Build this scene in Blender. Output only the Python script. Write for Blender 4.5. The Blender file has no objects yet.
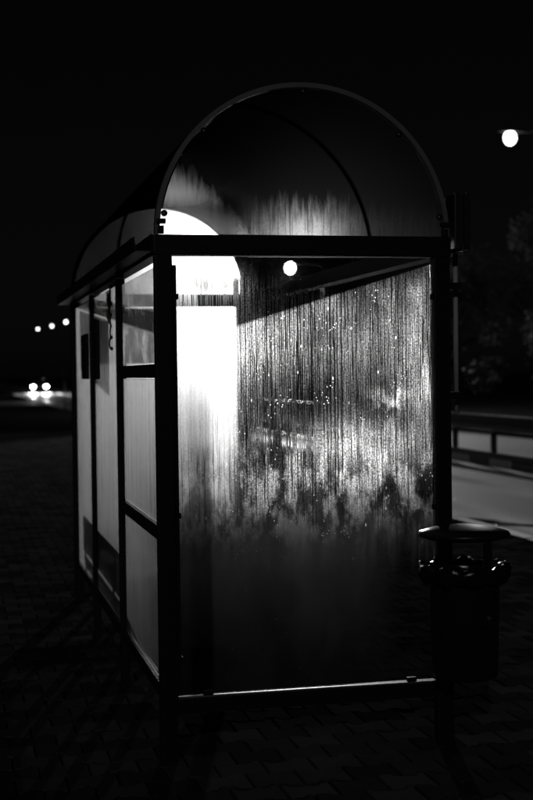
import bpy, bmesh, math, random
from mathutils import Vector, Matrix
random.seed(7)
R = math.radians
scene = bpy.context.scene
C = scene.collection

# ------------------------------------------------------------------ camera
CAM = Vector((-0.8079, -5.5447, 1.6076))
YAW, PITCH, ROLL, FPX = 0.2254, -0.0197, -0.0125, 1355.9      # solved from the photograph (533x800)
fw = Vector((math.sin(YAW)*math.cos(PITCH), math.cos(YAW)*math.cos(PITCH), math.sin(PITCH)))
r0 = Vector((math.cos(YAW), -math.sin(YAW), 0)); u0 = r0.cross(fw)
rt = r0*math.cos(ROLL) + u0*math.sin(ROLL); up = -r0*math.sin(ROLL) + u0*math.cos(ROLL)
cd = bpy.data.cameras.new('camera'); cam = bpy.data.objects.new('camera', cd); C.objects.link(cam)
cam.matrix_world = Matrix(((rt.x, up.x, -fw.x, CAM.x), (rt.y, up.y, -fw.y, CAM.y), (rt.z, up.z, -fw.z, CAM.z), (0, 0, 0, 1)))
cd.sensor_fit = 'VERTICAL'; cd.sensor_height = 36; cd.lens = FPX/800*36
cd.clip_start = 0.05; cd.clip_end = 3000
cd.dof.use_dof = True; cd.dof.focus_distance = 5.75; cd.dof.aperture_fstop = 2.7
scene.camera = cam
# ------------------------------------------------------------------ night sky, added front fill
w = bpy.data.worlds.new('World'); scene.world = w; w.use_nodes = True
nt = w.node_tree; bg = nt.nodes['Background']
sky = nt.nodes.new('ShaderNodeTexSky'); sky.sky_type = 'NISHITA'; sky.sun_disc = False
sky.sun_elevation = R(24); sky.sun_rotation = R(200)
bw = nt.nodes.new('ShaderNodeRGBToBW')
nt.links.new(sky.outputs[0], bw.inputs[0]); nt.links.new(bw.outputs[0], bg.inputs[0])
bg.inputs[1].default_value = 0.0003
sd = bpy.data.lights.new('front_fill', 'SUN'); so = bpy.data.objects.new('front_fill', sd); C.objects.link(so)  # dim fill added from behind the camera to lift the near arch
sd.energy = 0.14; sd.angle = R(0.5)
so.rotation_euler = (R(66), 0, R(-20))
# ------------------------------------------------------------------ exposure, render
vs = scene.view_settings
vs.view_transform = 'Standard'; vs.look = 'None'; vs.exposure = 0; vs.gamma = 1
scene.render.engine = 'CYCLES'
cy = scene.cycles
cy.use_denoising = True; cy.max_bounces = 8; cy.transparent_max_bounces = 40
cy.sample_clamp_indirect = 4; cy.sample_clamp_direct = 0
cy.caustics_reflective = False; cy.caustics_refractive = False

# ------------------------------------------------------------------ helpers: objects
def link(name, me, mat=None, parent=None):
    o = bpy.data.objects.new(name, me); C.objects.link(o)
    if mat is not None:
        for m in (mat if isinstance(mat, (list, tuple)) else [mat]): me.materials.append(m)
    if parent is not None: o.parent = parent
    return o
def tag(o, label, cat, group=None):
    o['label'] = label; o['category'] = cat
    if group: o['group'] = group
    return o
def thing(name, label, cat, loc=(0, 0, 0), rz=0, group=None):
    o = bpy.data.objects.new(name, None); C.objects.link(o)
    o.empty_display_size = 0.1
    o.location = loc; o.rotation_euler = (0, 0, rz)
    return tag(o, label, cat, group)
def copy_tree(o, parent=None):
    c = o.copy(); C.objects.link(c); c.parent = parent
    for ch in list(o.children): copy_tree(ch, c)
    return c
def mesh(name, bm, smooth=False):
    me = bpy.data.meshes.new(name); bmesh.ops.recalc_face_normals(bm, faces=bm.faces)
    bm.to_mesh(me); bm.free()
    if smooth:
        for p in me.polygons: p.use_smooth = True
    return me
def obj(name, bm, mat, parent=None, smooth=False):
    return link(name, mesh(name, bm, smooth), mat, parent)
def box(bm, x0, x1, y0, y1, z0, z1, bev=0.0):
    t = bmesh.new(); bmesh.ops.create_cube(t, size=1)
    for v in t.verts:
        v.co = Vector((x0+(v.co.x+.5)*(x1-x0), y0+(v.co.y+.5)*(y1-y0), z0+(v.co.z+.5)*(z1-z0)))
    if bev: bmesh.ops.bevel(t, geom=t.edges[:], offset=bev, segments=2, affect='EDGES', profile=.6)
    me = bpy.data.meshes.new('t'); t.to_mesh(me); t.free(); bm.from_mesh(me); bpy.data.meshes.remove(me)
    return bm
def B(*a, bev=0.0): return box(bmesh.new(), *a, bev=bev)
def tube(bm, pts, rad, n=10, cap=True):
    pts = [Vector(p) for p in pts]; rads = rad if isinstance(rad, (list, tuple)) else [rad]*len(pts)
    rings = []; ref = None
    for i, p in enumerate(pts):
        d = (pts[min(i+1, len(pts)-1)] - pts[max(i-1, 0)]).normalized()
        if ref is None: ref = d.orthogonal().normalized()
        a = (ref - d*ref.dot(d)).normalized(); ref = a; b = d.cross(a)
        rings.append([bm.verts.new(p + (a*math.cos(2*math.pi*k/n) + b*math.sin(2*math.pi*k/n))*rads[i]) for k in range(n)])
    for r1, r2 in zip(rings, rings[1:]):
        for k in range(n): bm.faces.new((r1[k], r1[(k+1) % n], r2[(k+1) % n], r2[k]))
    if cap: bm.faces.new(rings[0][::-1]); bm.faces.new(rings[-1])
    return bm
def lathe(bm, prof, c=(0, 0, 0), n=32):
    rings = [[bm.verts.new((c[0]+r*math.cos(2*math.pi*k/n), c[1]+r*math.sin(2*math.pi*k/n), c[2]+z)) for k in range(n)] for r, z in prof]
    for r1, r2 in zip(rings, rings[1:]):
        for k in range(n): bm.faces.new((r1[k], r1[(k+1) % n], r2[(k+1) % n], r2[k]))
    bm.faces.new(rings[0][::-1]); bm.faces.new(rings[-1])
    return bm
def prism_y(bm, pts, y0, y1):
    a = [bm.verts.new((x, y0, z)) for x, z in pts]; b = [bm.verts.new((x, y1, z)) for x, z in pts]
    bm.faces.new(a); bm.faces.new(b[::-1]); n = len(pts)
    for k in range(n): bm.faces.new((a[k], b[k], b[(k+1) % n], a[(k+1) % n]))
    return bm

# ------------------------------------------------------------------ helpers: node maths
class N:
    """a float socket with operators"""
    def __init__(s, t, k): s.t, s.k = t, k
    def m(s, op, *o):
        n = s.t.nodes.new('ShaderNodeMath'); n.operation = op
        for i, v in enumerate((s,)+o):
            if isinstance(v, N): s.t.links.new(v.k, n.inputs[i])
            else: n.inputs[i].default_value = v
        return N(s.t, n.outputs[0])
    def __add__(s, o): return s.m('ADD', o)
    def __radd__(s, o): return s.m('ADD', o)
    def __sub__(s, o): return s.m('SUBTRACT', o)
    def __rsub__(s, o): return (s*-1)+o
    def __mul__(s, o): return s.m('MULTIPLY', o)
    def __rmul__(s, o): return s.m('MULTIPLY', o)
    def mx(s, o): return s.m('MAXIMUM', o)
    def mn(s, o): return s.m('MINIMUM', o)
    def pw(s, o): return s.m('POWER', o)
    def step(s, a, b, lo=0.0, hi=1.0):
        n = s.t.nodes.new('ShaderNodeMapRange'); n.interpolation_type = 'SMOOTHSTEP'; n.clamp = True
        s.t.links.new(s.k, n.inputs[0])
        for i, v in enumerate((a, b, lo, hi)): n.inputs[i+1].default_value = v
        return N(s.t, n.outputs[0])
    def gauss(s, c, wd):
        return ((s-c)*(1/wd)).pw(2).m('MULTIPLY', -1).m('EXPONENT')
class Tree:
    def __init__(s, name):
        s.mat = bpy.data.materials.new(name); s.mat.use_nodes = True
        s.t = s.mat.node_tree; s.t.nodes.clear()
        s.out = s.t.nodes.new('ShaderNodeOutputMaterial')
        s.tc = s.t.nodes.new('ShaderNodeTexCoord')
    def xyz(s, which='Object'):
        n = s.t.nodes.new('ShaderNodeSeparateXYZ'); s.t.links.new(s.tc.outputs[which], n.inputs[0])
        return [N(s.t, k) for k in n.outputs]
    def vec(s, x, y, z):
        n = s.t.nodes.new('ShaderNodeCombineXYZ')
        for i, v in enumerate((x, y, z)):
            if isinstance(v, N): s.t.links.new(v.k, n.inputs[i])
            else: n.inputs[i].default_value = v
        return n.outputs[0]
    def noise(s, vec, scale=1.0, detail=2.0, rough=.5):
        n = s.t.nodes.new('ShaderNodeTexNoise'); s.t.links.new(vec, n.inputs['Vector'])
        n.inputs['Scale'].default_value = scale; n.inputs['Detail'].default_value = detail; n.inputs['Roughness'].default_value = rough
        return N(s.t, n.outputs[0])
    def rnd(s, v, seed):
        n = s.t.nodes.new('ShaderNodeTexWhiteNoise'); n.noise_dimensions = '2D'
        s.t.links.new(s.vec(v, seed, 0.0), n.inputs['Vector']); return N(s.t, n.outputs['Value'])
    def trails(s, x, z, count, seed, wmin, wmax, reach):
        """drops that ran down the glass: each column has its own start, length, width and wander"""
        c0 = (x*count).m('FLOOR')
        wand = 1.5*(s.noise(s.vec(c0*3.7+seed, z*7, 0.0), 1, 2)-.5)*.7
        u = (x*count+wand*.6); c = u.m('FLOOR'); fr = u-c
        a, b, d, e = (s.rnd(c, seed+k) for k in (1.3, 2.7, 4.1, 5.9))
        off = (fr-(d*.4+.3)).m('ABSOLUTE')
        wd = (e*(wmax-wmin)+wmin)*(s.noise(s.vec(c*1.9, z*14, 0.0), 1, 2)*.8+.6)
        line = (off*-1+wd).m('MULTIPLY', 9).mx(0).mn(1)
        top = a*a*.45; z1 = 2.06-top; z0 = z1-(b*.85+.15)*reach
        ends = ((z-z0)*40).mx(0).mn(1)*((z1-z)*40).mx(0).mn(1)
        return line*ends
    def voro(s, vec, scale=1.0):
        n = s.t.nodes.new('ShaderNodeTexVoronoi'); s.t.links.new(vec, n.inputs['Vector']); n.inputs['Scale'].default_value = scale
        return N(s.t, n.outputs['Distance']), n.outputs['Color']
    def node(s, typ, **kw):
        n = s.t.nodes.new(typ)
        for k, v in kw.items():
            k = k.replace('_', ' ')
            if isinstance(v, N): s.t.links.new(v.k, n.inputs[k])
            elif isinstance(v, bpy.types.NodeSocket): s.t.links.new(v, n.inputs[k])
            elif isinstance(v, tuple): n.inputs[k].default_value = v
            elif n.inputs[k].type == 'RGBA': n.inputs[k].default_value = (v, v, v, 1)
            else: n.inputs[k].default_value = v
        return n
    def mix(s, f, a, b):
        n = s.t.nodes.new('ShaderNodeMixShader')
        if isinstance(f, N): s.t.links.new(f.k, n.inputs[0])
        else: n.inputs[0].default_value = f
        s.t.links.new(a.outputs[0], n.inputs[1]); s.t.links.new(b.outputs[0], n.inputs[2]); return n
    def bump(s, h, strength=.3, dist=.01):
        n = s.t.nodes.new('ShaderNodeBump'); n.inputs['Strength'].default_value = strength; n.inputs['Distance'].default_value = dist
        s.t.links.new(h.k, n.inputs['Height']); return n.outputs[0]
    def fin(s, sh):
        s.t.links.new(sh.outputs[0], s.out.inputs[0]); return s.mat
def plain(name, col, rough=.5, metal=0.0, var=.25, scale=8.0, bump=.15, spec=.5):
    T = Tree(name); v = T.tc.outputs['Object']
    n = T.noise(v, scale, 5, .6); f = T.noise(v, scale*9, 3)
    c = (n*(2*var)+(1-var))*col
    p = T.node('ShaderNodeBsdfPrincipled', Base_Color=c, Roughness=(f*.3+(rough-.15)).mx(.03), Metallic=metal)
    p.inputs['Specular IOR Level'].default_value = spec
    if bump: T.t.links.new(T.bump(n*.6+f*.4, bump, .004), p.inputs['Normal'])
    return T.fin(p)
def emit(name, s):
    T = Tree(name); return T.fin(T.node('ShaderNodeEmission', Color=1.0, Strength=s))

M = {}
M['frame'] = plain('dark_painted_steel', .014, .38, .2, .3, 14)
M['hoop'] = plain('grey_painted_steel', .2, .45, .2, .2, 14)
M['alu'] = plain('wet_aluminium', .22, .45, .8, .2, 20)
M['bolt'] = plain('bolt_steel', .12, .4, .9, .1, 60, 0)
M['wood'] = plain('dark_wood', .06, .5, 0, .4, 10)
M['plastic'] = plain('black_plastic', .018, .35, 0, .3, 30)
M['bag'] = plain('bin_bag_film', .012, .16, 0, .2, 30, .3)
M['rubber'] = plain('rubber', .012, .7)
M['galv'] = plain('galvanised_steel', .07, .5, .3, .35, 3)
M['concrete'] = plain('wet_concrete', .03, .4, 0, .4, 6)
M['kerbpaint'] = plain('white_kerb_paint', .55, .5, 0, .3, 9)
M['cap'] = plain('rail_highlight_metal', .6, .3, .9, .2, 4)  # bright metal standing in for light on the rail's top edge
M['pole'] = plain('lamp_pole_steel', .02, .6, .0)
M['board'] = plain('dark_board', .02, .4, 0, .3, 20)
M['carpaint'] = plain('dark_car_paint', .03, .2, .2, .1, 4, 0)
M['carglass'] = plain('car_glass', .01, .06, 0, .1, 4, 0)
M['lens'] = emit('lit_lamp_lens', 7)
M['lens_strong'] = emit('lit_lamp_lens_bright', 1500)
M['head'] = emit('lit_headlight', 160)
M['paper'] = plain('printed_paper', .5, .8)

def asphalt():
    T = Tree('wet_asphalt'); x, y, z = T.xyz(); v = T.tc.outputs['Object']
    fine = T.noise(v, 90, 3); big = T.noise(T.vec(x*.9, y*.10, 0.0), 1, 4, .6)
    trk = (x-5.35).gauss(0, .34) + (x-7.05).gauss(0, .32)         # worn wheel tracks
    wet = (big.step(.38, .66)*.35 + trk*.9).mn(1)
    p = T.node('ShaderNodeBsdfPrincipled', Base_Color=(fine*.05+.02)*(1-wet*.55), Roughness=(.68-wet*.36)+fine*.12)
    p.inputs['Specular IOR Level'].default_value = .12
    T.t.links.new(T.bump(fine, .35, .006), p.inputs['Normal'])
    return T.fin(p)
M['asphalt'] = asphalt()
M['linepaint'] = plain('road_line_paint', .65, .4, 0, .25, 5, .15, .8)
M['grass'] = plain('dark_grass', .02, .9, 0, .6, 2, .4, .0)
M['sand'] = plain('joint_sand', .010, .8, 0, .4, 40, .15, .0)
def paver_mat(name, k):
    T = Tree(name); v = T.tc.outputs['Object']; inf = T.t.nodes.new('ShaderNodeObjectInfo')
    r = N(T.t, inf.outputs['Random']); g = T.t.nodes.new('ShaderNodeNewGeometry')
    ns = T.noise(g.outputs['Position'], 2.2, 4, .6); f = T.noise(g.outputs['Position'], 160, 2)
    isl = N(T.t, g.outputs['Random Per Island'])
    rr = r if k else isl
    c = (rr*.04+.026)*(ns*.9+.55)*(f*.5+.75)
    p = T.node('ShaderNodeBsdfPrincipled', Base_Color=c, Roughness=(.8-ns.step(.4, .7)*.2)+f*.1)
    p.inputs['Specular IOR Level'].default_value = .0
    T.t.links.new(T.bump(f, .25, .0012), p.inputs['Normal'])
    return T.fin(p)
M['paver'] = paver_mat('wet_concrete_paver', True); M['paverfield'] = paver_mat('wet_concrete_pavers', False)

# ---- glass
def clear_glass(name, tint=.92, gl=.06):
    T = Tree(name)
    fr = T.t.nodes.new('ShaderNodeFresnel'); fr.inputs[0].default_value = 1.45
    g = T.node('ShaderNodeBsdfGlossy', Color=.9, Roughness=.03)
    return T.fin(T.mix(N(T.t, fr.outputs[0])*.6+gl*.2, T.node('ShaderNodeBsdfTransparent', Color=tint), g))
def fogged(name, build, tint=.9, fwd=.75, rough=.85, ior=1.15, white=.8):
    """thin pane: clear where build() is 0, misted with droplets where it is 1 (scatters light forward)"""
    T = Tree(name); f = build(T)
    if isinstance(f, tuple): f, white = f
    f = f.mx(0).mn(1)
    fr = T.t.nodes.new('ShaderNodeFresnel'); fr.inputs[0].default_value = 1.45
    cl = T.mix(N(T.t, fr.outputs[0])*.6, T.node('ShaderNodeBsdfTransparent', Color=tint), T.node('ShaderNodeBsdfGlossy', Color=.9, Roughness=.04))
    rf = T.node('ShaderNodeBsdfRefraction', Color=white, Roughness=rough, IOR=ior); rf.distribution = 'BECKMANN'
    sc = T.mix(fwd, T.node('ShaderNodeBsdfTranslucent', Color=white), rf)
    return T.fin(T.mix(f, cl, sc))
M['clear'] = clear_glass('clear_glass')
def near_fog(T):
    x, y, z = T.xyz()
    t1 = T.trails(x, z, 62, 3.0, .07, .26, 1.1); t2 = T.trails(x+.0037, z, 110, 11.0, .06, .30, .75); t3 = T.trails(x+.0021, z, 33, 21.0, .04, .13, 1.35)
    t4 = T.trails(x+.005, z+.35, 150, 31.0, .08, .34, .5)
    tr = t1.mx(t2).mx(t3).mx(t4*.8)*z.step(.8, 1.15, .1, 1)
    fade = z.step(.85, 1.2)*x.step(.28, .40, .25, 1)
    speck = (T.noise(T.vec(x*170, 4.0, z*120), 1, 2, .6).step(.3, .72, .15, 1.5)-.8)*fade+.8
    hair = (T.noise(T.vec(x*260, 7.7, z*9), 1, 3, .6).step(.3, .7, .35, 1.25)-.8)*fade+.8
    edge = T.noise(T.vec(x*20, 1.0, 0.0), 1, 3)*.40 + (T.noise(T.vec(x*70, 1.0, z*4), 1, 3)-.5)*.34
    env = (z+edge).step(.93, 1.33)                                      # ragged lower limit of the mist
    left = x.step(.30, .36)
    lf = left.mx(z.step(1.75, 1.3, .30, .8))
    d, _ = T.voro(T.vec(x, 0.0, z*.8), 75); d2, _ = T.voro(T.vec(x, 0.0, z*.45), 30)
    drops = d.step(.22, .08)*T.noise(T.vec(x*9, 2.0, z*9), 1, 2).step(.53, .64) + d2.step(.13, .05)*T.noise(T.vec(x*14, 8.0, z*6), 1, 2).step(.5, .6)
    drops = drops.mn(1)
    low = z.step(1.35, 1.05)*x.step(1.1, .75)*.93                        # thin even film lower down
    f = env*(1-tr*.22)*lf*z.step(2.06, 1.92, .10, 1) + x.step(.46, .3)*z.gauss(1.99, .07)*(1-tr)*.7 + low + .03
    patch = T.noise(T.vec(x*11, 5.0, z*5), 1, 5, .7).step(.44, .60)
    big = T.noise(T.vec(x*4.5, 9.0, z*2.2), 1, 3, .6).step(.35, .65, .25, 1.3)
    added = ((x+(patch-.5)*.05).gauss(.89, .15).pw(.6)*(z+(patch-.5)*.07).gauss(1.27, .07).pw(.6))*.5 + x.gauss(1.03, .08)*(z+(patch-.5)*.05).gauss(1.49, .025)*.35  # pale blobs painted in for the road's reflection behind the mist
    side = x.gauss(1.24, .13)*z.step(1.1, 1.5)  # street light painted into the mist along the right edge
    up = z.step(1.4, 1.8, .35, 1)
    wh = (added + side*.32*big + x.gauss(.3, .16)*z.gauss(1.75, .18)*.2 + patch*z.gauss(1.13, .19)*.26 + x.step(.46, .3)*z.gauss(1.99, .08)*.7 + big*.075*up + x.step(.36, .30)*z.step(.92, 1.35)*.42)*speck*hair  # mist whiteness, with lamp and far-pane glow painted in by zone
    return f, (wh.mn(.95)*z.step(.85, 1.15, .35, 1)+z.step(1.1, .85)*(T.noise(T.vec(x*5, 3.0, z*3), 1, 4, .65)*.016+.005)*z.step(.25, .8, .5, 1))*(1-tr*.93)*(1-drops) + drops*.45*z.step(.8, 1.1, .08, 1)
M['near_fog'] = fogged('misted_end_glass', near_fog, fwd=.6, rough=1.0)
def far_fog(T):
    x, y, z = T.xyz()
    n = T.noise(T.vec(x*30, 0.0, z*3), 1, 3)
    return z.step(.25, 1.3, .15, .5) + (n-.5)*.10
M['far_fog'] = fogged('misted_far_glass', far_fog, fwd=.92, rough=.9, ior=1.18, white=.95)
def side_fog(T):
    x, y, z = T.xyz()
    n = T.noise(T.vec(0.0, y*22, z*1.3), 1, 5, .65); b = T.noise(T.vec(0.0, y*2, z*1.5), 1, 3)
    return .70 + (n-.5)*.5 + (b-.5)*.35 - T.trails(y*.3, z, 90, 41.0, .05, .25, 1.2)*.35
M['side_fog'] = fogged('misted_side_glass', side_fog, fwd=.24, rough=1.0, white=.95)
def side_clear(T):
    x, y, z = T.xyz()
    n = T.noise(T.vec(0.0, y*5, z*7), 1, 3, .6)
    return n.step(.4, .8, .12, .4)
M['side_clear'] = fogged('lightly_misted_glass', side_clear, fwd=.4)
def dome_fog(T):
    x, y, z = T.xyz()
    n = T.noise(T.vec(x*48, 0.0, z*7), 1, 3, .65); sp = T.noise(T.vec(x*160, 2.0, z*90), 1, 2)
    zz = z+(n-.5)*.2
    hole = x.step(.44, .30)*z.step(2.37, 2.29)
    f = .93 - hole*.72
    tr = T.trails(x, z-.35, 60, 5.0, .08, .28, .5)
    wh = .014 + zz.step(2.40, 2.18).pw(1.8)*(x.gauss(.64, .15)*.75+.02)*(1-tr*.45)*(sp*.8+.5) + (x+(zz-2.2)*1.1).step(.46, .22)*zz.step(2.55, 2.38)*(n*.9+.4)  # lamp halo at base centre and far-gable glow painted into the whiteness
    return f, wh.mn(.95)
M['dome_near'] = fogged('misted_gable_glass', dome_fog, tint=.9, fwd=.9, rough=.7)
M['dome_far'] = fogged('misted_far_gable_glass', lambda T: T.xyz()[2]*0+.6, tint=.7, fwd=.85)
T = Tree('smoked_roof_sheet')
M['roof'] = T.fin(T.mix(.03, T.node('ShaderNodeBsdfTransparent', Color=.16), T.node('ShaderNodeBsdfGlossy', Color=.06, Roughness=.18)))

# ------------------------------------------------------------------ ground, road, kerbs
def sheet(name, x0, x1, y0, y1, z, mat, parent=None, th=.3):
    o = obj(name, B(x0, x1, y0, y1, z-th, z), mat, parent)
    if parent is None: o['kind'] = 'structure'
    return o
RZ = -.12
sheet('ground', -900, 900, -300, 1500, -.20, M['grass'], th=1)
road = sheet('road', 4.62, 8.62, -60, 600, RZ, M['asphalt'], th=.06)
road2 = sheet('opposite_road', 9.0, 13.2, -60, 600, RZ, M['asphalt'], th=.06)
pav = sheet('pavement', -4.2, 4.46, -9, 62, -.014, M['sand'], th=.16)
sheet('side_road', -60, 4.60, 78, 92, RZ-.004, M['asphalt'], th=.06)
sheet('edge_line', 8.26, 8.40, -60, 600, RZ+.004, M['linepaint'], th=.003)
# kerb stones
kerb = bpy.data.objects.new('kerb', None); C.objects.link(kerb); kerb['kind'] = 'structure'
kme = mesh('kerb_stone', box(bmesh.new(), -.08, .08, -.49, .49, -.16, .0, bev=.015))
kme.materials.append(M['concrete'])
for i in range(64):
    k = bpy.data.objects.new('kerb_stone', kme); C.objects.link(k); k.parent = kerb
    k.location = (4.545, -2+i*1.0, .004+random.uniform(-.003, .003))
# puddles lying along the kerb
M['water'] = plain('puddle_water', .01, .12, 0, .1, 3, .25)
def puddle(cx, cy, a, b, rot, seed):
    rn = random.Random(seed); bm = bmesh.new(); ph = [rn.uniform(0, 6.28) for _ in range(4)]
    tp, bt = [], []
    for k in range(48):
        t = 2*math.pi*k/48; r = 1+.22*math.sin(2*t+ph[0])+.16*math.sin(3*t+ph[1])+.12*math.sin(5*t+ph[2])+.08*math.sin(9*t+ph[3])
        x, y = a*r*math.cos(t), b*r*math.sin(t); c_, s_ = math.cos(rot), math.sin(rot)
        tp.append(bm.verts.new((cx+x*c_-y*s_, cy+x*s_+y*c_, RZ+.004))); bt.append(bm.verts.new((cx+(x*c_-y*s_)*1.02, cy+(x*s_+y*c_)*1.02, RZ+.0005)))
    bm.faces.new(tp)
    for k in range(48): bm.faces.new((tp[k], bt[k], bt[(k+1) % 48], tp[(k+1) % 48]))
    o = obj('puddle', bm, M['water']); o['kind'] = 'structure'
puddle(4.92, 9.15, .22, .5, .1, 3); puddle(5.25, 8.6, .16, .34, .5, 5); puddle(5.6, 12.6, .2, .9, .05, 8)
# median kerb with painted blocks under the guard rail
mk = bpy.data.objects.new('median_kerb', None); C.objects.link(mk); mk['kind'] = 'structure'
mme = mesh('kerb_block', box(bmesh.new(), -.13, .13, -.49, .49, -.16, .10, bev=.02)); mme.materials.append(M['concrete'])
mmw = mme.copy(); mmw.materials.clear(); mmw.materials.append(M['kerbpaint'])
for i in range(44):
    k = bpy.data.objects.new('kerb_block', mmw if i % 2 == 0 else mme); C.objects.link(k); k.parent = mk
    k.location = (8.80, 5.2+i*1.0, RZ+.02)

# ------------------------------------------------------------------ interlocking pavers
PL, PW = .2, .165                                      # length along X, row pitch
def paver_outline(g=.0035):
    a, b = PW/2+.018, PW/2-.018                         # half widths at the ends and the waist
    h = PL/2-g
    return [(-h, -a+g), (-h+.05, -a+g), (-h+.075, -b+g), (h-.075, -b+g), (h-.05, -a+g), (h, -a+g),
            (h, a-g), (h-.05, a-g), (h-.075, b-g), (-h+.075, b-g), (-h+.05, a-g), (-h, a-g)]
def paver_into(vs, fs, cx, cy, cz, tx, ty):
    o = len(vs); P = paver_outline()
    for sc, z in ((.955, 0.0), (1.0, -.006), (1.0, -.05)):
        for x, y in P: vs.append((cx+x*sc, cy+y*sc, cz+z+x*tx+y*ty))
    n = 12
    fs.append([o+k for k in range(n)])
    for l in (0, 1):
        for k in range(n): fs.append([o+l*n+k, o+(l+1)*n+k, o+(l+1)*n+(k+1) % n, o+l*n+(k+1) % n])
vs1, fs1 = [], []; paver_into(vs1, fs1, 0, 0, 0, 0, 0)
pme = bpy.data.meshes.new('paver'); pme.from_pydata(vs1, [], fs1); pme.materials.append(M['paver'])
def screen(p):
    d = Vector(p)-CAM; z = d.dot(fw)
    return (266.5+FPX*d.dot(rt)/z, 400-FPX*d.dot(up)/z, z) if z > .1 else (-999, -999, z)
cells = []
for j in range(int(-2.2/PW), int(34/PW)):
    for i in range(int(-4.1/PL), int(4.4/PL)):
        x = i*PL + (PL/2 if j % 2 else 0); y = j*PW
        if x < -4.05 or x > 4.34: continue
        sx, sy, dz = screen((x, y, 0))
        vis = -15 < sx < 548 and sy < 812
        cells.append((dz if vis else 1e3+dz, x, y))
cells.sort()
vs2, fs2 = [], []
for n, (dz, x, y) in enumerate(cells):
    cz = random.uniform(-.003, .002); tx, ty = random.uniform(-.012, .012), random.uniform(-.012, .012)
    if n < 300:
        o = bpy.data.objects.new('paver', pme); C.objects.link(o); o.parent = pav
        o.location = (x, y, cz); o.rotation_euler = (ty, -tx, random.uniform(-.01, .01))
    else: paver_into(vs2, fs2, x, y, cz, tx, ty)
fme = bpy.data.meshes.new('paver_field'); fme.from_pydata(vs2, [], fs2); fme.update()
fo = link('paver_field', fme, M['paverfield'], pav); fo['kind'] = 'stuff'

# ------------------------------------------------------------------ bus shelter
W, L, ZB, ZT, PT = 1.2843, 4.21, 2.10, 2.185, .072
sh = thing('bus_shelter', 'dark steel bus shelter with arched smoked roof and misted glass panels', 'bus shelter')
YB = [0.03, L/3, 2*L/3, L-.03]
def post(x0, x1, y0, y1, z1=ZB):
    p = obj('post', B(x0, x1, y0, y1, -.03, z1, bev=.004), M['frame'], sh)
    return p
post(0, PT, 0, .06); post(W-PT, W, 0, .06); post(0, PT, L-.06, L); post(W-PT, W, L-.06, L)
for y in YB[1:3]: post(0, .045, y-.028, y+.028)
for y0 in (-.004, L-.066): obj('end_beam', B(-.004, W+.004, y0, y0+.07, ZB, ZT, bev=.004), M['frame'], sh)
for x0 in (0, W-.06): obj('eave_beam', B(x0, x0+.06, .067, L-.067, ZB+.004, ZT-.002, bev=.003), M['frame'], sh)
# gutters with open top
for s, xo in ((-1, -.002), (1, W+.002)):
    gp = [(xo, 2.19), (xo, 2.118), (xo+s*.075, 2.118), (xo+s*.085, 2.175), (xo+s*.078, 2.175), (xo+s*.070, 2.124), (xo+s*.006, 2.124), (xo+s*.006, 2.19)]
    obj('gutter', prism_y(bmesh.new(), gp, .03, L+.12), M['frame'], sh)
for y0 in (.006, L-.052): obj('bottom_rail', B(PT+.002, W-PT-.002, y0, y0+.045, .195, .258, bev=.003), M['frame'], sh)
obj('rail_cap', B(PT+.004, W-PT-.004, .004, .050, .2585, .266, bev=.002), M['alu'], sh)
for a, b in ((.062, YB[1]-.03), (YB[1]+.03, YB[2]-.03), (YB[2]+.03, L-.062)):
    obj('bottom_rail', B(.004, .040, a, b, .255, .315, bev=.003), M['frame'], sh)
for z in (.947, 1.623):
    obj('mid_rail', B(.003, .042, .062, YB[1]-.03, z-.03, z+.03, bev=.003), M['frame'], sh)
obj('glazing_strip', B(PT+.001, PT+.018, .012, .04, .27, 2.06, bev=.002), M['frame'], sh)
# panes: misted on one face, plain glass on the other and on the edges
def pane(name, x0, x1, y0, y1, z0, z1, foggy, axis, parent=sh):
    bm = B(x0, x1, y0, y1, z0, z1); bmesh.ops.recalc_face_normals(bm, faces=bm.faces)
    for f in bm.faces:
        f.material_index = 0 if f.normal.dot(Vector(axis)) > .5 else 1
    me = bpy.data.meshes.new(name); bm.to_mesh(me); bm.free()
    return link(name, me, [foggy, M['clear']], parent)
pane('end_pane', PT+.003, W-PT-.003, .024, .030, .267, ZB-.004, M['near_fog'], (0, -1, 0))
pane('end_pane', PT+.003, W-PT-.003, L-.034, L-.028, .267, ZB-.004, M['far_fog'], (0, -1, 0))
pane('side_pane', .020, .026, .063, YB[1]-.031, 1.655, 2.062, M['side_clear'], (-1, 0, 0))
pane('side_pane', .020, .026, .063, YB[1]-.031, .979, 1.591, M['side_fog'], (-1, 0, 0))
pane('side_pane', .020, .026, .063, YB[1]-.031, .317, .915, M['side_fog'], (-1, 0, 0))
pane('side_pane', .020, .026, YB[1]+.031, YB[2]-.031, .317, 2.075, M['side_fog'], (-1, 0, 0))
pane('side_pane', .020, .026, YB[2]+.031, L-.063, .317, 2.075, M['side_fog'], (-1, 0, 0))
# pane clamps
for z in (.42, 1.02, 1.93):
    for x in (PT+.0185, W-PT-.008):
        obj('pane_clamp', B(x, x+.0075, .008, .045, z-.012, z+.012, bev=.002), M['frame'], sh)
for x in (.20, W-.19):
    obj('pane_clamp', B(x-.02, x+.02, .0, .022, .267, .287, bev=.003), M['frame'], sh)
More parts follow.
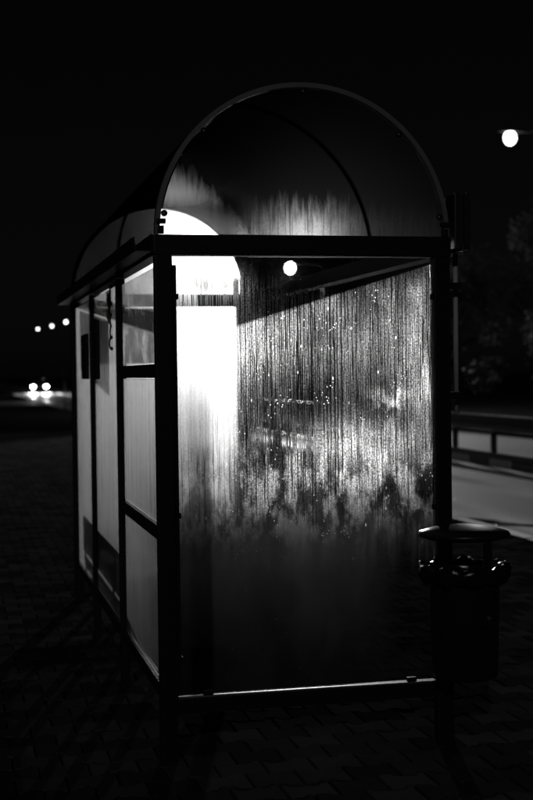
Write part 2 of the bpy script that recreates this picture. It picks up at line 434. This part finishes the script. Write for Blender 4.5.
# arched hoops
RO = W/2 - .002
def arc(r, n=40, a0=0.0, a1=math.pi): return [(W/2+r*math.cos(a0+(a1-a0)*k/n), ZT+.004+r*math.sin(a0+(a1-a0)*k/n)) for k in range(n+1)]
def hoop(y, wd, r1, r2, mat):
    o = arc(r1); i = arc(r2)[::-1]
    return obj('arch_rib', prism_y(bmesh.new(), o+i, y, y+wd), mat, sh)
hoop(-.002, .045, RO, RO-.020, M['hoop']); hoop(L-.045, .045, RO, RO-.026, M['frame'])
for y in YB[1:2]: hoop(y-.007, .014, RO-.008, RO-.017, M['frame'])
# roof sheets (curved, 5 mm), butted at the ribs
for a, b in ((.045, YB[1]-.001), (YB[1]+.001, L-.047)):
    obj('roof_sheet', prism_y(bmesh.new(), arc(RO-.001)+arc(RO-.006)[::-1], a, b), M['roof'], sh)
def gable(y0, y1, foggy):
    r = RO-.028; pts = arc(r); bm = prism_y(bmesh.new(), pts, y0, y1)
    bmesh.ops.recalc_face_normals(bm, faces=bm.faces)
    for f in bm.faces: f.material_index = 0 if f.normal.y < -.5 else 1
    me = bpy.data.meshes.new('gable_pane'); bm.to_mesh(me); bm.free()
    return link('gable_pane', me, [foggy, M['clear']], sh)
gable(.016, .022, M['dome_near']); gable(L-.028, L-.022, M['dome_far'])
# hoop clips and bolts on the near arch
for deg in (8, 46, 90, 135, 172):
    a = R(deg); r = RO-.035
    bm = lathe(bmesh.new(), [(.0, 0), (.012, 0), (.014, .006), (.010, .014), (.0, .016)][1:], n=12)
    bmesh.ops.rotate(bm, verts=bm.verts, matrix=Matrix.Rotation(R(90), 3, 'X'))
    bmesh.ops.translate(bm, verts=bm.verts, vec=(W/2+r*math.cos(a), .016, ZT+.004+r*math.sin(a)))
    obj('bolt', bm, M['bolt'], sh, True)
for x in (.012, W-.036):
    obj('arch_clip', B(x, x+.026, -.012, .012, ZT+.002, ZT+.035, bev=.003), M['frame'], sh)
    obj('arch_clip', B(x-.006, x+.034, -.014, .010, ZT+.044, ZT+.064, bev=.003), M['frame'], sh)
# scrawl drawn on the middle side pane
bm = bmesh.new(); pts = []
for k in range(60):
    t = k/59; pts.append((.0175, 1.80+.07*math.sin(t*31)*(.6+.4*math.sin(t*9)), 2.04-.30*t+.018*math.cos(t*31)))
tube(bm, pts, .006, 5); obj('scrawl', bm, M['board'], sh)

# ------------------------------------------------------------------ boards hung on the middle bay, poster on the far glass
def info_board(y0, y1, z0, z1, label):
    t = thing('timetable_board', label, 'timetable', (0.0, (y0+y1)/2, z0), 0, 'timetable boards on the shelter side')
    h = (y1-y0)/2; H = z1-z0
    obj('panel', B(-.016, -.004, -h+.012, h-.012, .012, H-.012), M['board'], t)
    bm = bmesh.new()
    for a in ((-h, -h+.014, 0, H), (h-.014, h, 0, H), (-h+.014, h-.014, 0, .014), (-h+.014, h-.014, H-.014, H)):
        box(bm, -.022, -.002, a[0], a[1], a[2], a[3])
    obj('board_frame', bm, M['frame'], t)
    for z in (H*.35, H*.8): obj('fixing_strap', B(-.0245, -.0225, -h-.02, h+.02, z-.004, z+.004), M['alu'], t)
    return t
info_board(2.205, 2.50, 1.585, 1.925, 'small dark timetable board, the higher of two on the shelter side')
info_board(2.85, 3.16, 1.585, 1.865, 'small dark timetable board, the lower of two, across the side post')
t = thing('hanging_strap', 'short dark strap with a white tag hanging inside the shelter side', 'strap', (.055, 2.04, 1.90))
obj('strap', B(-.006, .006, -.10, .10, .03, .208, bev=.002), M['board'], t)
obj('strap_tag', B(-.007, .007, -.06, .06, .0, .028, bev=.002), M['paper'], t)

def poster_mat():
    T = Tree('route_map_print'); x, y, z = T.xyz()
    n = T.noise(T.vec(x*3, 0.0, z*3), 1, 2)
    r1 = ((x-.1).pw(2)+((z-1.45)*.9).pw(2)).pw(.5)+(n-.5)*.12
    band = r1.gauss(.36, .03)*.35 + r1.gauss(.52, .016)*.25 + (z+x*.25-2.12).gauss(0, .02)*.2
    return T.fin(T.node('ShaderNodeBsdfPrincipled', Base_Color=band*.5+.035, Roughness=.6))
M['poster'] = poster_mat()
ps = tag(obj('route_poster', B(.16, .625, L-.041, L-.036, 1.69, 2.085), M['poster']), 'dark route map poster with pale curved lines on the far end glass', 'poster')

# ------------------------------------------------------------------ bench
bn = thing('bench', 'dark slatted bench with low backrest along the misted shelter side', 'bench', (0, 2.04, 0))
BLn = 2.0
for i in range(4): obj('seat_slat', B(.16+i*.066, .16+i*.066+.060, 0, BLn, .44, .470, bev=.005), M['wood'], bn)
for i in range(3): obj('back_slat', B(.125, .150, 0, BLn, .482+i*.077, .482+i*.077+.073, bev=.005), M['wood'], bn)
for y in (.18, BLn-.18):
    obj('seat_bracket', B(.10, .42, y-.02, y+.02, .40, .438, bev=.003), M['frame'], bn)
    for x in (.11, .37): obj('leg', B(x, x+.04, y-.02, y+.02, .0, .399, bev=.003), M['frame'], bn)
    obj('back_support', B(.101, .124, y-.018, y+.018, .439, .70, bev=.003), M['frame'], bn)

# ------------------------------------------------------------------ litter bin on the near right post
bx, by = 1.262, -.19
tb = thing('litter_bin', 'black round litter bin with flat lid on the shelter post', 'litter bin', (bx, by, 0))
n = 40
def ring_prof(p): return lathe(bmesh.new(), p, n=n)
obj('bin_body', ring_prof([(.128, .325), (.138, .335), (.148, .735), (.150, .75), (.140, .752), (.128, .36)]), M['plastic'], tb, True)
# bag folded over the rim, wrinkled
bm = bmesh.new(); prof = [(.137, .70), (.139, .765), (.150, .790), (.168, .800), (.184, .792), (.190, .772), (.186, .745), (.178, .728)]
rings = []
for q, (r, z) in enumerate(prof):
    rg = []
    for k in range(72):
        a = 2*math.pi*k/72
        wv = .006*math.sin(a*9+q)+.004*math.sin(a*17+2*q)+random.uniform(-.0025, .0025)
        rr = r+wv*(q/7+.2); rg.append(bm.verts.new((rr*math.cos(a), rr*math.sin(a), z+wv*1.2+(random.uniform(-.01, .006) if q == 7 else 0))))
    rings.append(rg)
for r1, r2 in zip(rings, rings[1:]):
    for k in range(72): bm.faces.new((r1[k], r1[(k+1) % 72], r2[(k+1) % 72], r2[k]))
bg_o = obj('bin_bag', bm, M['bag'], tb, True)
md = bg_o.modifiers.new('added', 'SOLIDIFY'); md.thickness = .002
obj('bin_lid', ring_prof([(.03, .905), (.15, .903), (.188, .915), (.194, .925), (.188, .934), (.13, .950), (.05, .962), (.01, .964)]), M['plastic'], tb, True)
obj('lid_stem', B(.022, .060, -.165, -.152, .56, .905, bev=.003), M['frame'], tb)
obj('lid_stem', B(-.06, -.022, .153, .166, .56, .905, bev=.003), M['frame'], tb)
bm = tube(bmesh.new(), [(.041, -.165, .595), (.041, -.172, .595)], .008, 10); obj('lock_bolt', bm, M['alu'], tb)
obj('post_bracket', B(-.05, .02, .13, .19, .50, .55, bev=.003), M['frame'], tb)
obj('post_bracket', B(-.05, .02, .13, .19, .40, .45, bev=.003), M['frame'], tb)

# ------------------------------------------------------------------ stop sign case and its slim pole beside the front corner
sg = thing('bus_stop_sign', 'dark sign case on a short pole clamped to the shelter corner post', 'bus sign', (1.372, .14, 0))
obj('pole', tube(bmesh.new(), [(-.010, 0, 1.42), (-.010, 0, 2.14)], .011, 12), M['kerbpaint'], sg, True)
obj('sign_case', B(-.034, .040, -.06, .06, 2.14, 2.385, bev=.006), M['board'], sg)
obj('case_trim', B(-.006, .010, -.066, -.0605, 2.145, 2.38, bev=.002), M['frame'], sg)
for x in (-.034, .036): obj('case_screw', lathe(bmesh.new(), [(.006, 2.386), (.007, 2.392), (.004, 2.396)], (x*.8, -.04, 0), 8), M['alu'], sg)
for z in (1.50, 1.98): obj('post_clamp', B(-.09, -.012, -.075, -.012, z-.015, z+.015, bev=.003), M['frame'], sg)

# ------------------------------------------------------------------ guard rail on the median
gr = thing('guard_rail', 'long steel guard rail with square posts along the road median', 'guard rail', (9.0, 0, RZ))
def rail_len(name, pts, y0, y1, mat): return obj(name, prism_y(bmesh.new(), pts, y0, y1), mat, gr)
prof = [(-.25, .90), (-.29, .885), (-.30, .83), (-.27, .80), (-.27, .77), (-.30, .735), (-.30, .64), (-.27, .62), (-.26, .625), (-.286, .65), (-.286, .73), (-.258, .765), (-.258, .80), (-.286, .835), (-.278, .873), (-.25, .888)]
for i in range(24): rail_len('rail_beam', prof, -8.0+i*4.0, -8.0+(i+1)*4.0-.004, M['galv'])
for i in range(24): rail_len('lower_beam', [(-.29, .10), (-.26, .10), (-.26, .235), (-.29, .235)], -8.0+i*4.0, -8.0+(i+1)*4.0-.004, M['galv'])
for i in range(24): rail_len('top_highlight', [(-.300, .9015), (-.245, .9015), (-.245, .912), (-.300, .912)], -8.0+i*4.0, -8.0+(i+1)*4.0-.004, M['cap'])  # bright strip added to imitate the beam's lit top edge
pm = mesh('rail_post', box(bmesh.new(), -.255, -.165, -.055, .055, -.15, .88, bev=.006)); pm.materials.append(M['pole'])
for i in range(48):
    o = bpy.data.objects.new('rail_post', pm); C.objects.link(o); o.parent = gr; o.location = (0, -7.75+i*1.96, 0)

# ------------------------------------------------------------------ street lamps
def lamp_proto(h, strong):
    lens_k = 1.35 if strong else 1.0
    """pole at the origin, arm towards -X, luminaire at (-1.4, 0, h)"""
    t = thing('street_lamp', '', 'street lamp')
    obj('pole', tube(bmesh.new(), [(0, 0, 0), (0, 0, 1.0), (0, 0, 1.02), (0, 0, h)], [.10, .09, .075, .05], 12), M['pole'], t, True)
    obj('arm', tube(bmesh.new(), [(0, 0, h-.02), (-.12, 0, h+.16), (-.4, 0, h+.25), (-1.1, 0, h+.27)], [.045, .04, .035, .03], 10), M['pole'], t, True)
    bm = bmesh.new(); rows = []
    for q in range(9):
        s = q/8; hw = .12*math.sin(math.pi*min(1, .12+s*.95))**.6; hx = -.95-.85*s
        rows.append([bm.verts.new((hx, hw*math.cos(a), h+.235+.10*max(0, math.sin(a))*math.sin(math.pi*(.1+.8*s))+.01*math.sin(a))) for a in [2*math.pi*k/14 for k in range(14)]])
    for r1, r2 in zip(rows, rows[1:]):
        for k in range(14): bm.faces.new((r1[k], r1[(k+1) % 14], r2[(k+1) % 14], r2[k]))
    bm.faces.new(rows[0]); bm.faces.new(rows[-1])
    obj('lamp_head', bm, M['pole'], t, True)
    bm = bmesh.new(); bmesh.ops.create_uvsphere(bm, u_segments=16, v_segments=10, radius=1)
    for v in bm.verts: v.co = Vector((-1.42+v.co.x*.15*lens_k, v.co.y*.15*lens_k, h+.09+v.co.z*.18*lens_k))
    obj('lamp_lens', bm, M['lens_strong'] if strong else M['lens'], t, True)
    return t
LAMPS = [  # luminaire position, light power, label
    ((12.3, 25.05, 7.20), 300, 'street lamp beyond the guard rail beside dark trees'),
    ((13.0, 49.9, 6.03), 30000, 'bright street lamp shining through the shelter roof'),
    ((12.0, 155.4, 7.94), 60, 'far street lamp, first of three beyond the shelter side'),
    ((12.0, 179.0, 8.33), 60, 'far street lamp, second of three beyond the shelter side'),
    ((12.0, 210.6, 9.02), 60, 'far street lamp, last of three, above the headlights'),
]
for (x, y, z), pw, lab in LAMPS:
    t = lamp_proto(z-.09-RZ, pw > 1000); t['label'] = lab; t['group'] = 'street lamps along the road'
    t.location = (x+1.42, y, RZ); 
    ld = bpy.data.lights.new('lamp_light', 'SPOT'); ld.energy = pw; ld.shadow_soft_size = .12; ld.spot_size = R(38 if pw > 1000 else 100); ld.spot_blend = .4
    lo = bpy.data.objects.new('lamp_light', ld); C.objects.link(lo); lo.parent = t; lo.location = (-1.42, 0, z-RZ-.30)
    lo.rotation_euler = (Vector((1.0, 2.0, 1.0))-Vector((x, y, z))).to_track_quat('-Z', 'Y').to_euler()

# ------------------------------------------------------------------ oncoming car
car = thing('car', 'dark car with bright headlights coming along the wet road', 'car', (7.5, 135, RZ))
side = [(-2.05, .35), (-2.1, .62), (-2.0, .74), (-1.2, .90), (-.55, 1.32), (.3, 1.44), (1.1, 1.38), (1.75, 1.0), (2.1, .92), (2.15, .5), (2.05, .33)]
bm = bmesh.new(); cols = []
for s, k in ((-1, 1), (-.92, 1.0), (0, 1), (.92, 1.0), (1, 1)):
    cols.append([bm.verts.new((s*(.86 if z < .95 else .86-.28*(z-.95)/.5)*(1 if abs(s) < 1 else 1), y*(1-.03*abs(s)), z if abs(s) < 1 else .33+(z-.33)*.95)) for y, z in side])
for c1, c2 in zip(cols, cols[1:]):
    for k in range(len(side)): bm.faces.new((c1[k], c1[(k+1) % len(side)], c2[(k+1) % len(side)], c2[k]))
bm.faces.new(cols[0]); bm.faces.new(cols[-1][::-1])
obj('body', bm, M['carpaint'], car, True)
bm = bmesh.new(); q = [bm.verts.new(v) for v in ((-.68, -1.14, .94), (.68, -1.14, .94), (.56, -.60, 1.31), (-.56, -.60, 1.31))]
bm.faces.new(q); r = bmesh.ops.extrude_face_region(bm, geom=bm.faces[:]); bmesh.ops.translate(bm, verts=[v for v in r['geom'] if isinstance(v, bmesh.types.BMVert)], vec=(0, -.015, .012))
obj('windscreen', bm, M['carglass'], car)
for sx in (-.80, .80):
    for yy in (-1.3, 1.3):
        bm = tube(bmesh.new(), [(sx-.10, yy, .31), (sx-.09, yy, .31), (sx+.09, yy, .31), (sx+.10, yy, .31)], [.27, .31, .31, .27], 20); wh = obj('wheel', bm, M['rubber'], car, True)
        obj('rim', tube(bmesh.new(), [(sx-.105, yy, .31), (sx+.105, yy, .31)], .19, 14), M['alu'], wh)
for sx in (-.64, .64):
    bm = bmesh.new(); bmesh.ops.create_uvsphere(bm, u_segments=12, v_segments=8, radius=1)
    for v in bm.verts: v.co = Vector((sx+v.co.x*.16, -2.05+v.co.y*.05, .66+v.co.z*.11))
    obj('headlight', bm, M['head'], car, True)
    ld = bpy.data.lights.new('headlight_beam', 'SPOT'); ld.energy = 5000; ld.spot_size = R(75); ld.spot_blend = .8; ld.shadow_soft_size = .06
    lo = bpy.data.objects.new('headlight_beam', ld); C.objects.link(lo); lo.parent = car
    lo.location = (sx, -2.13, .66); lo.rotation_euler = (R(86.5), 0, R(180))
# slim marker post against the lit road
mp = thing('marker_post', 'slim dark roadside marker post in front of the lit road', 'post', (4.3, 60, 0))
obj('shaft', tube(bmesh.new(), [(0, 0, -.1), (0, 0, 1.25)], .035, 10), M['pole'], mp, True)
obj('cap', lathe(bmesh.new(), [(.045, 1.25), (.045, 1.29), (.02, 1.31)], n=12), M['rubber'], mp, True)

# ------------------------------------------------------------------ trees beyond the road
def leaf_mat():
    T = Tree('night_foliage'); g = T.t.nodes.new('ShaderNodeNewGeometry'); r = N(T.t, g.outputs['Random Per Island'])
    a = T.node('ShaderNodeBsdfPrincipled', Base_Color=r*.03+.03, Roughness=.6)
    return T.fin(T.mix(.3, a, T.node('ShaderNodeBsdfTranslucent', Color=.06)))
M['leaf'] = leaf_mat(); M['bark'] = plain('bark', .035, .9, 0, .4, 6)
def tree(x, y, h, rad, label, seed):
    rn = random.Random(seed)
    t = thing('tree', label, 'tree', (x, y, -.2), 0, 'trees beyond the road')
    bm = bmesh.new(); tube(bm, [(0, 0, 0), (.05, .02, h*.25), (-.06, .05, h*.5), (.03, 0, h*.8)], [.2, .15, .11, .03], 9)
    cl = []
    for k in range(16):
        a = rn.uniform(0, 6.28); q = rn.uniform(.25, 1)**.6; z = h*rn.uniform(.3, .95); s = rad*(1-abs(z/h-.55)*1.1)
        c = Vector((math.cos(a)*s*q, math.sin(a)*s*q, z)); cl.append((c, rn.uniform(.5, .95)*rad*.42))
        st = h*rn.uniform(.25, .6); tube(bm, [(0, 0, min(st, z*.8)), c*.6+Vector((0, 0, st*.35)), c], [.06, .035, .01], 5)
    obj('trunk', bm, M['bark'], t, True)
    vs, fs = [], []
    for c, cr in cl:
        for k in range(260):
            d = Vector((rn.gauss(0, 1), rn.gauss(0, 1), rn.gauss(0, 1))).normalized()*cr*rn.random()**.4
            p = c+d; u = Vector((rn.gauss(0, 1), rn.gauss(0, 1), rn.gauss(0, 1))).normalized(); v = u.orthogonal().normalized(); s = rn.uniform(.05, .10)
            o = len(vs); vs += [tuple(p-u*s), tuple(p+v*s*.5), tuple(p+u*s), tuple(p-v*s*.5)]; fs.append((o, o+1, o+2, o+3))
    me = bpy.data.meshes.new('crown'); me.from_pydata(vs, [], fs); link('crown', me, M['leaf'], t)
tree(15.4, 27.5, 6.6, 2.4, 'leafy dark tree right beside the street lamp pole', 1)
tree(17.2, 33.0, 7.5, 2.8, 'tall dark tree set back from the street lamp', 2)
tree(14.9, 36.0, 5.2, 1.9, 'lower dark tree behind the guard rail and shelter post', 3)
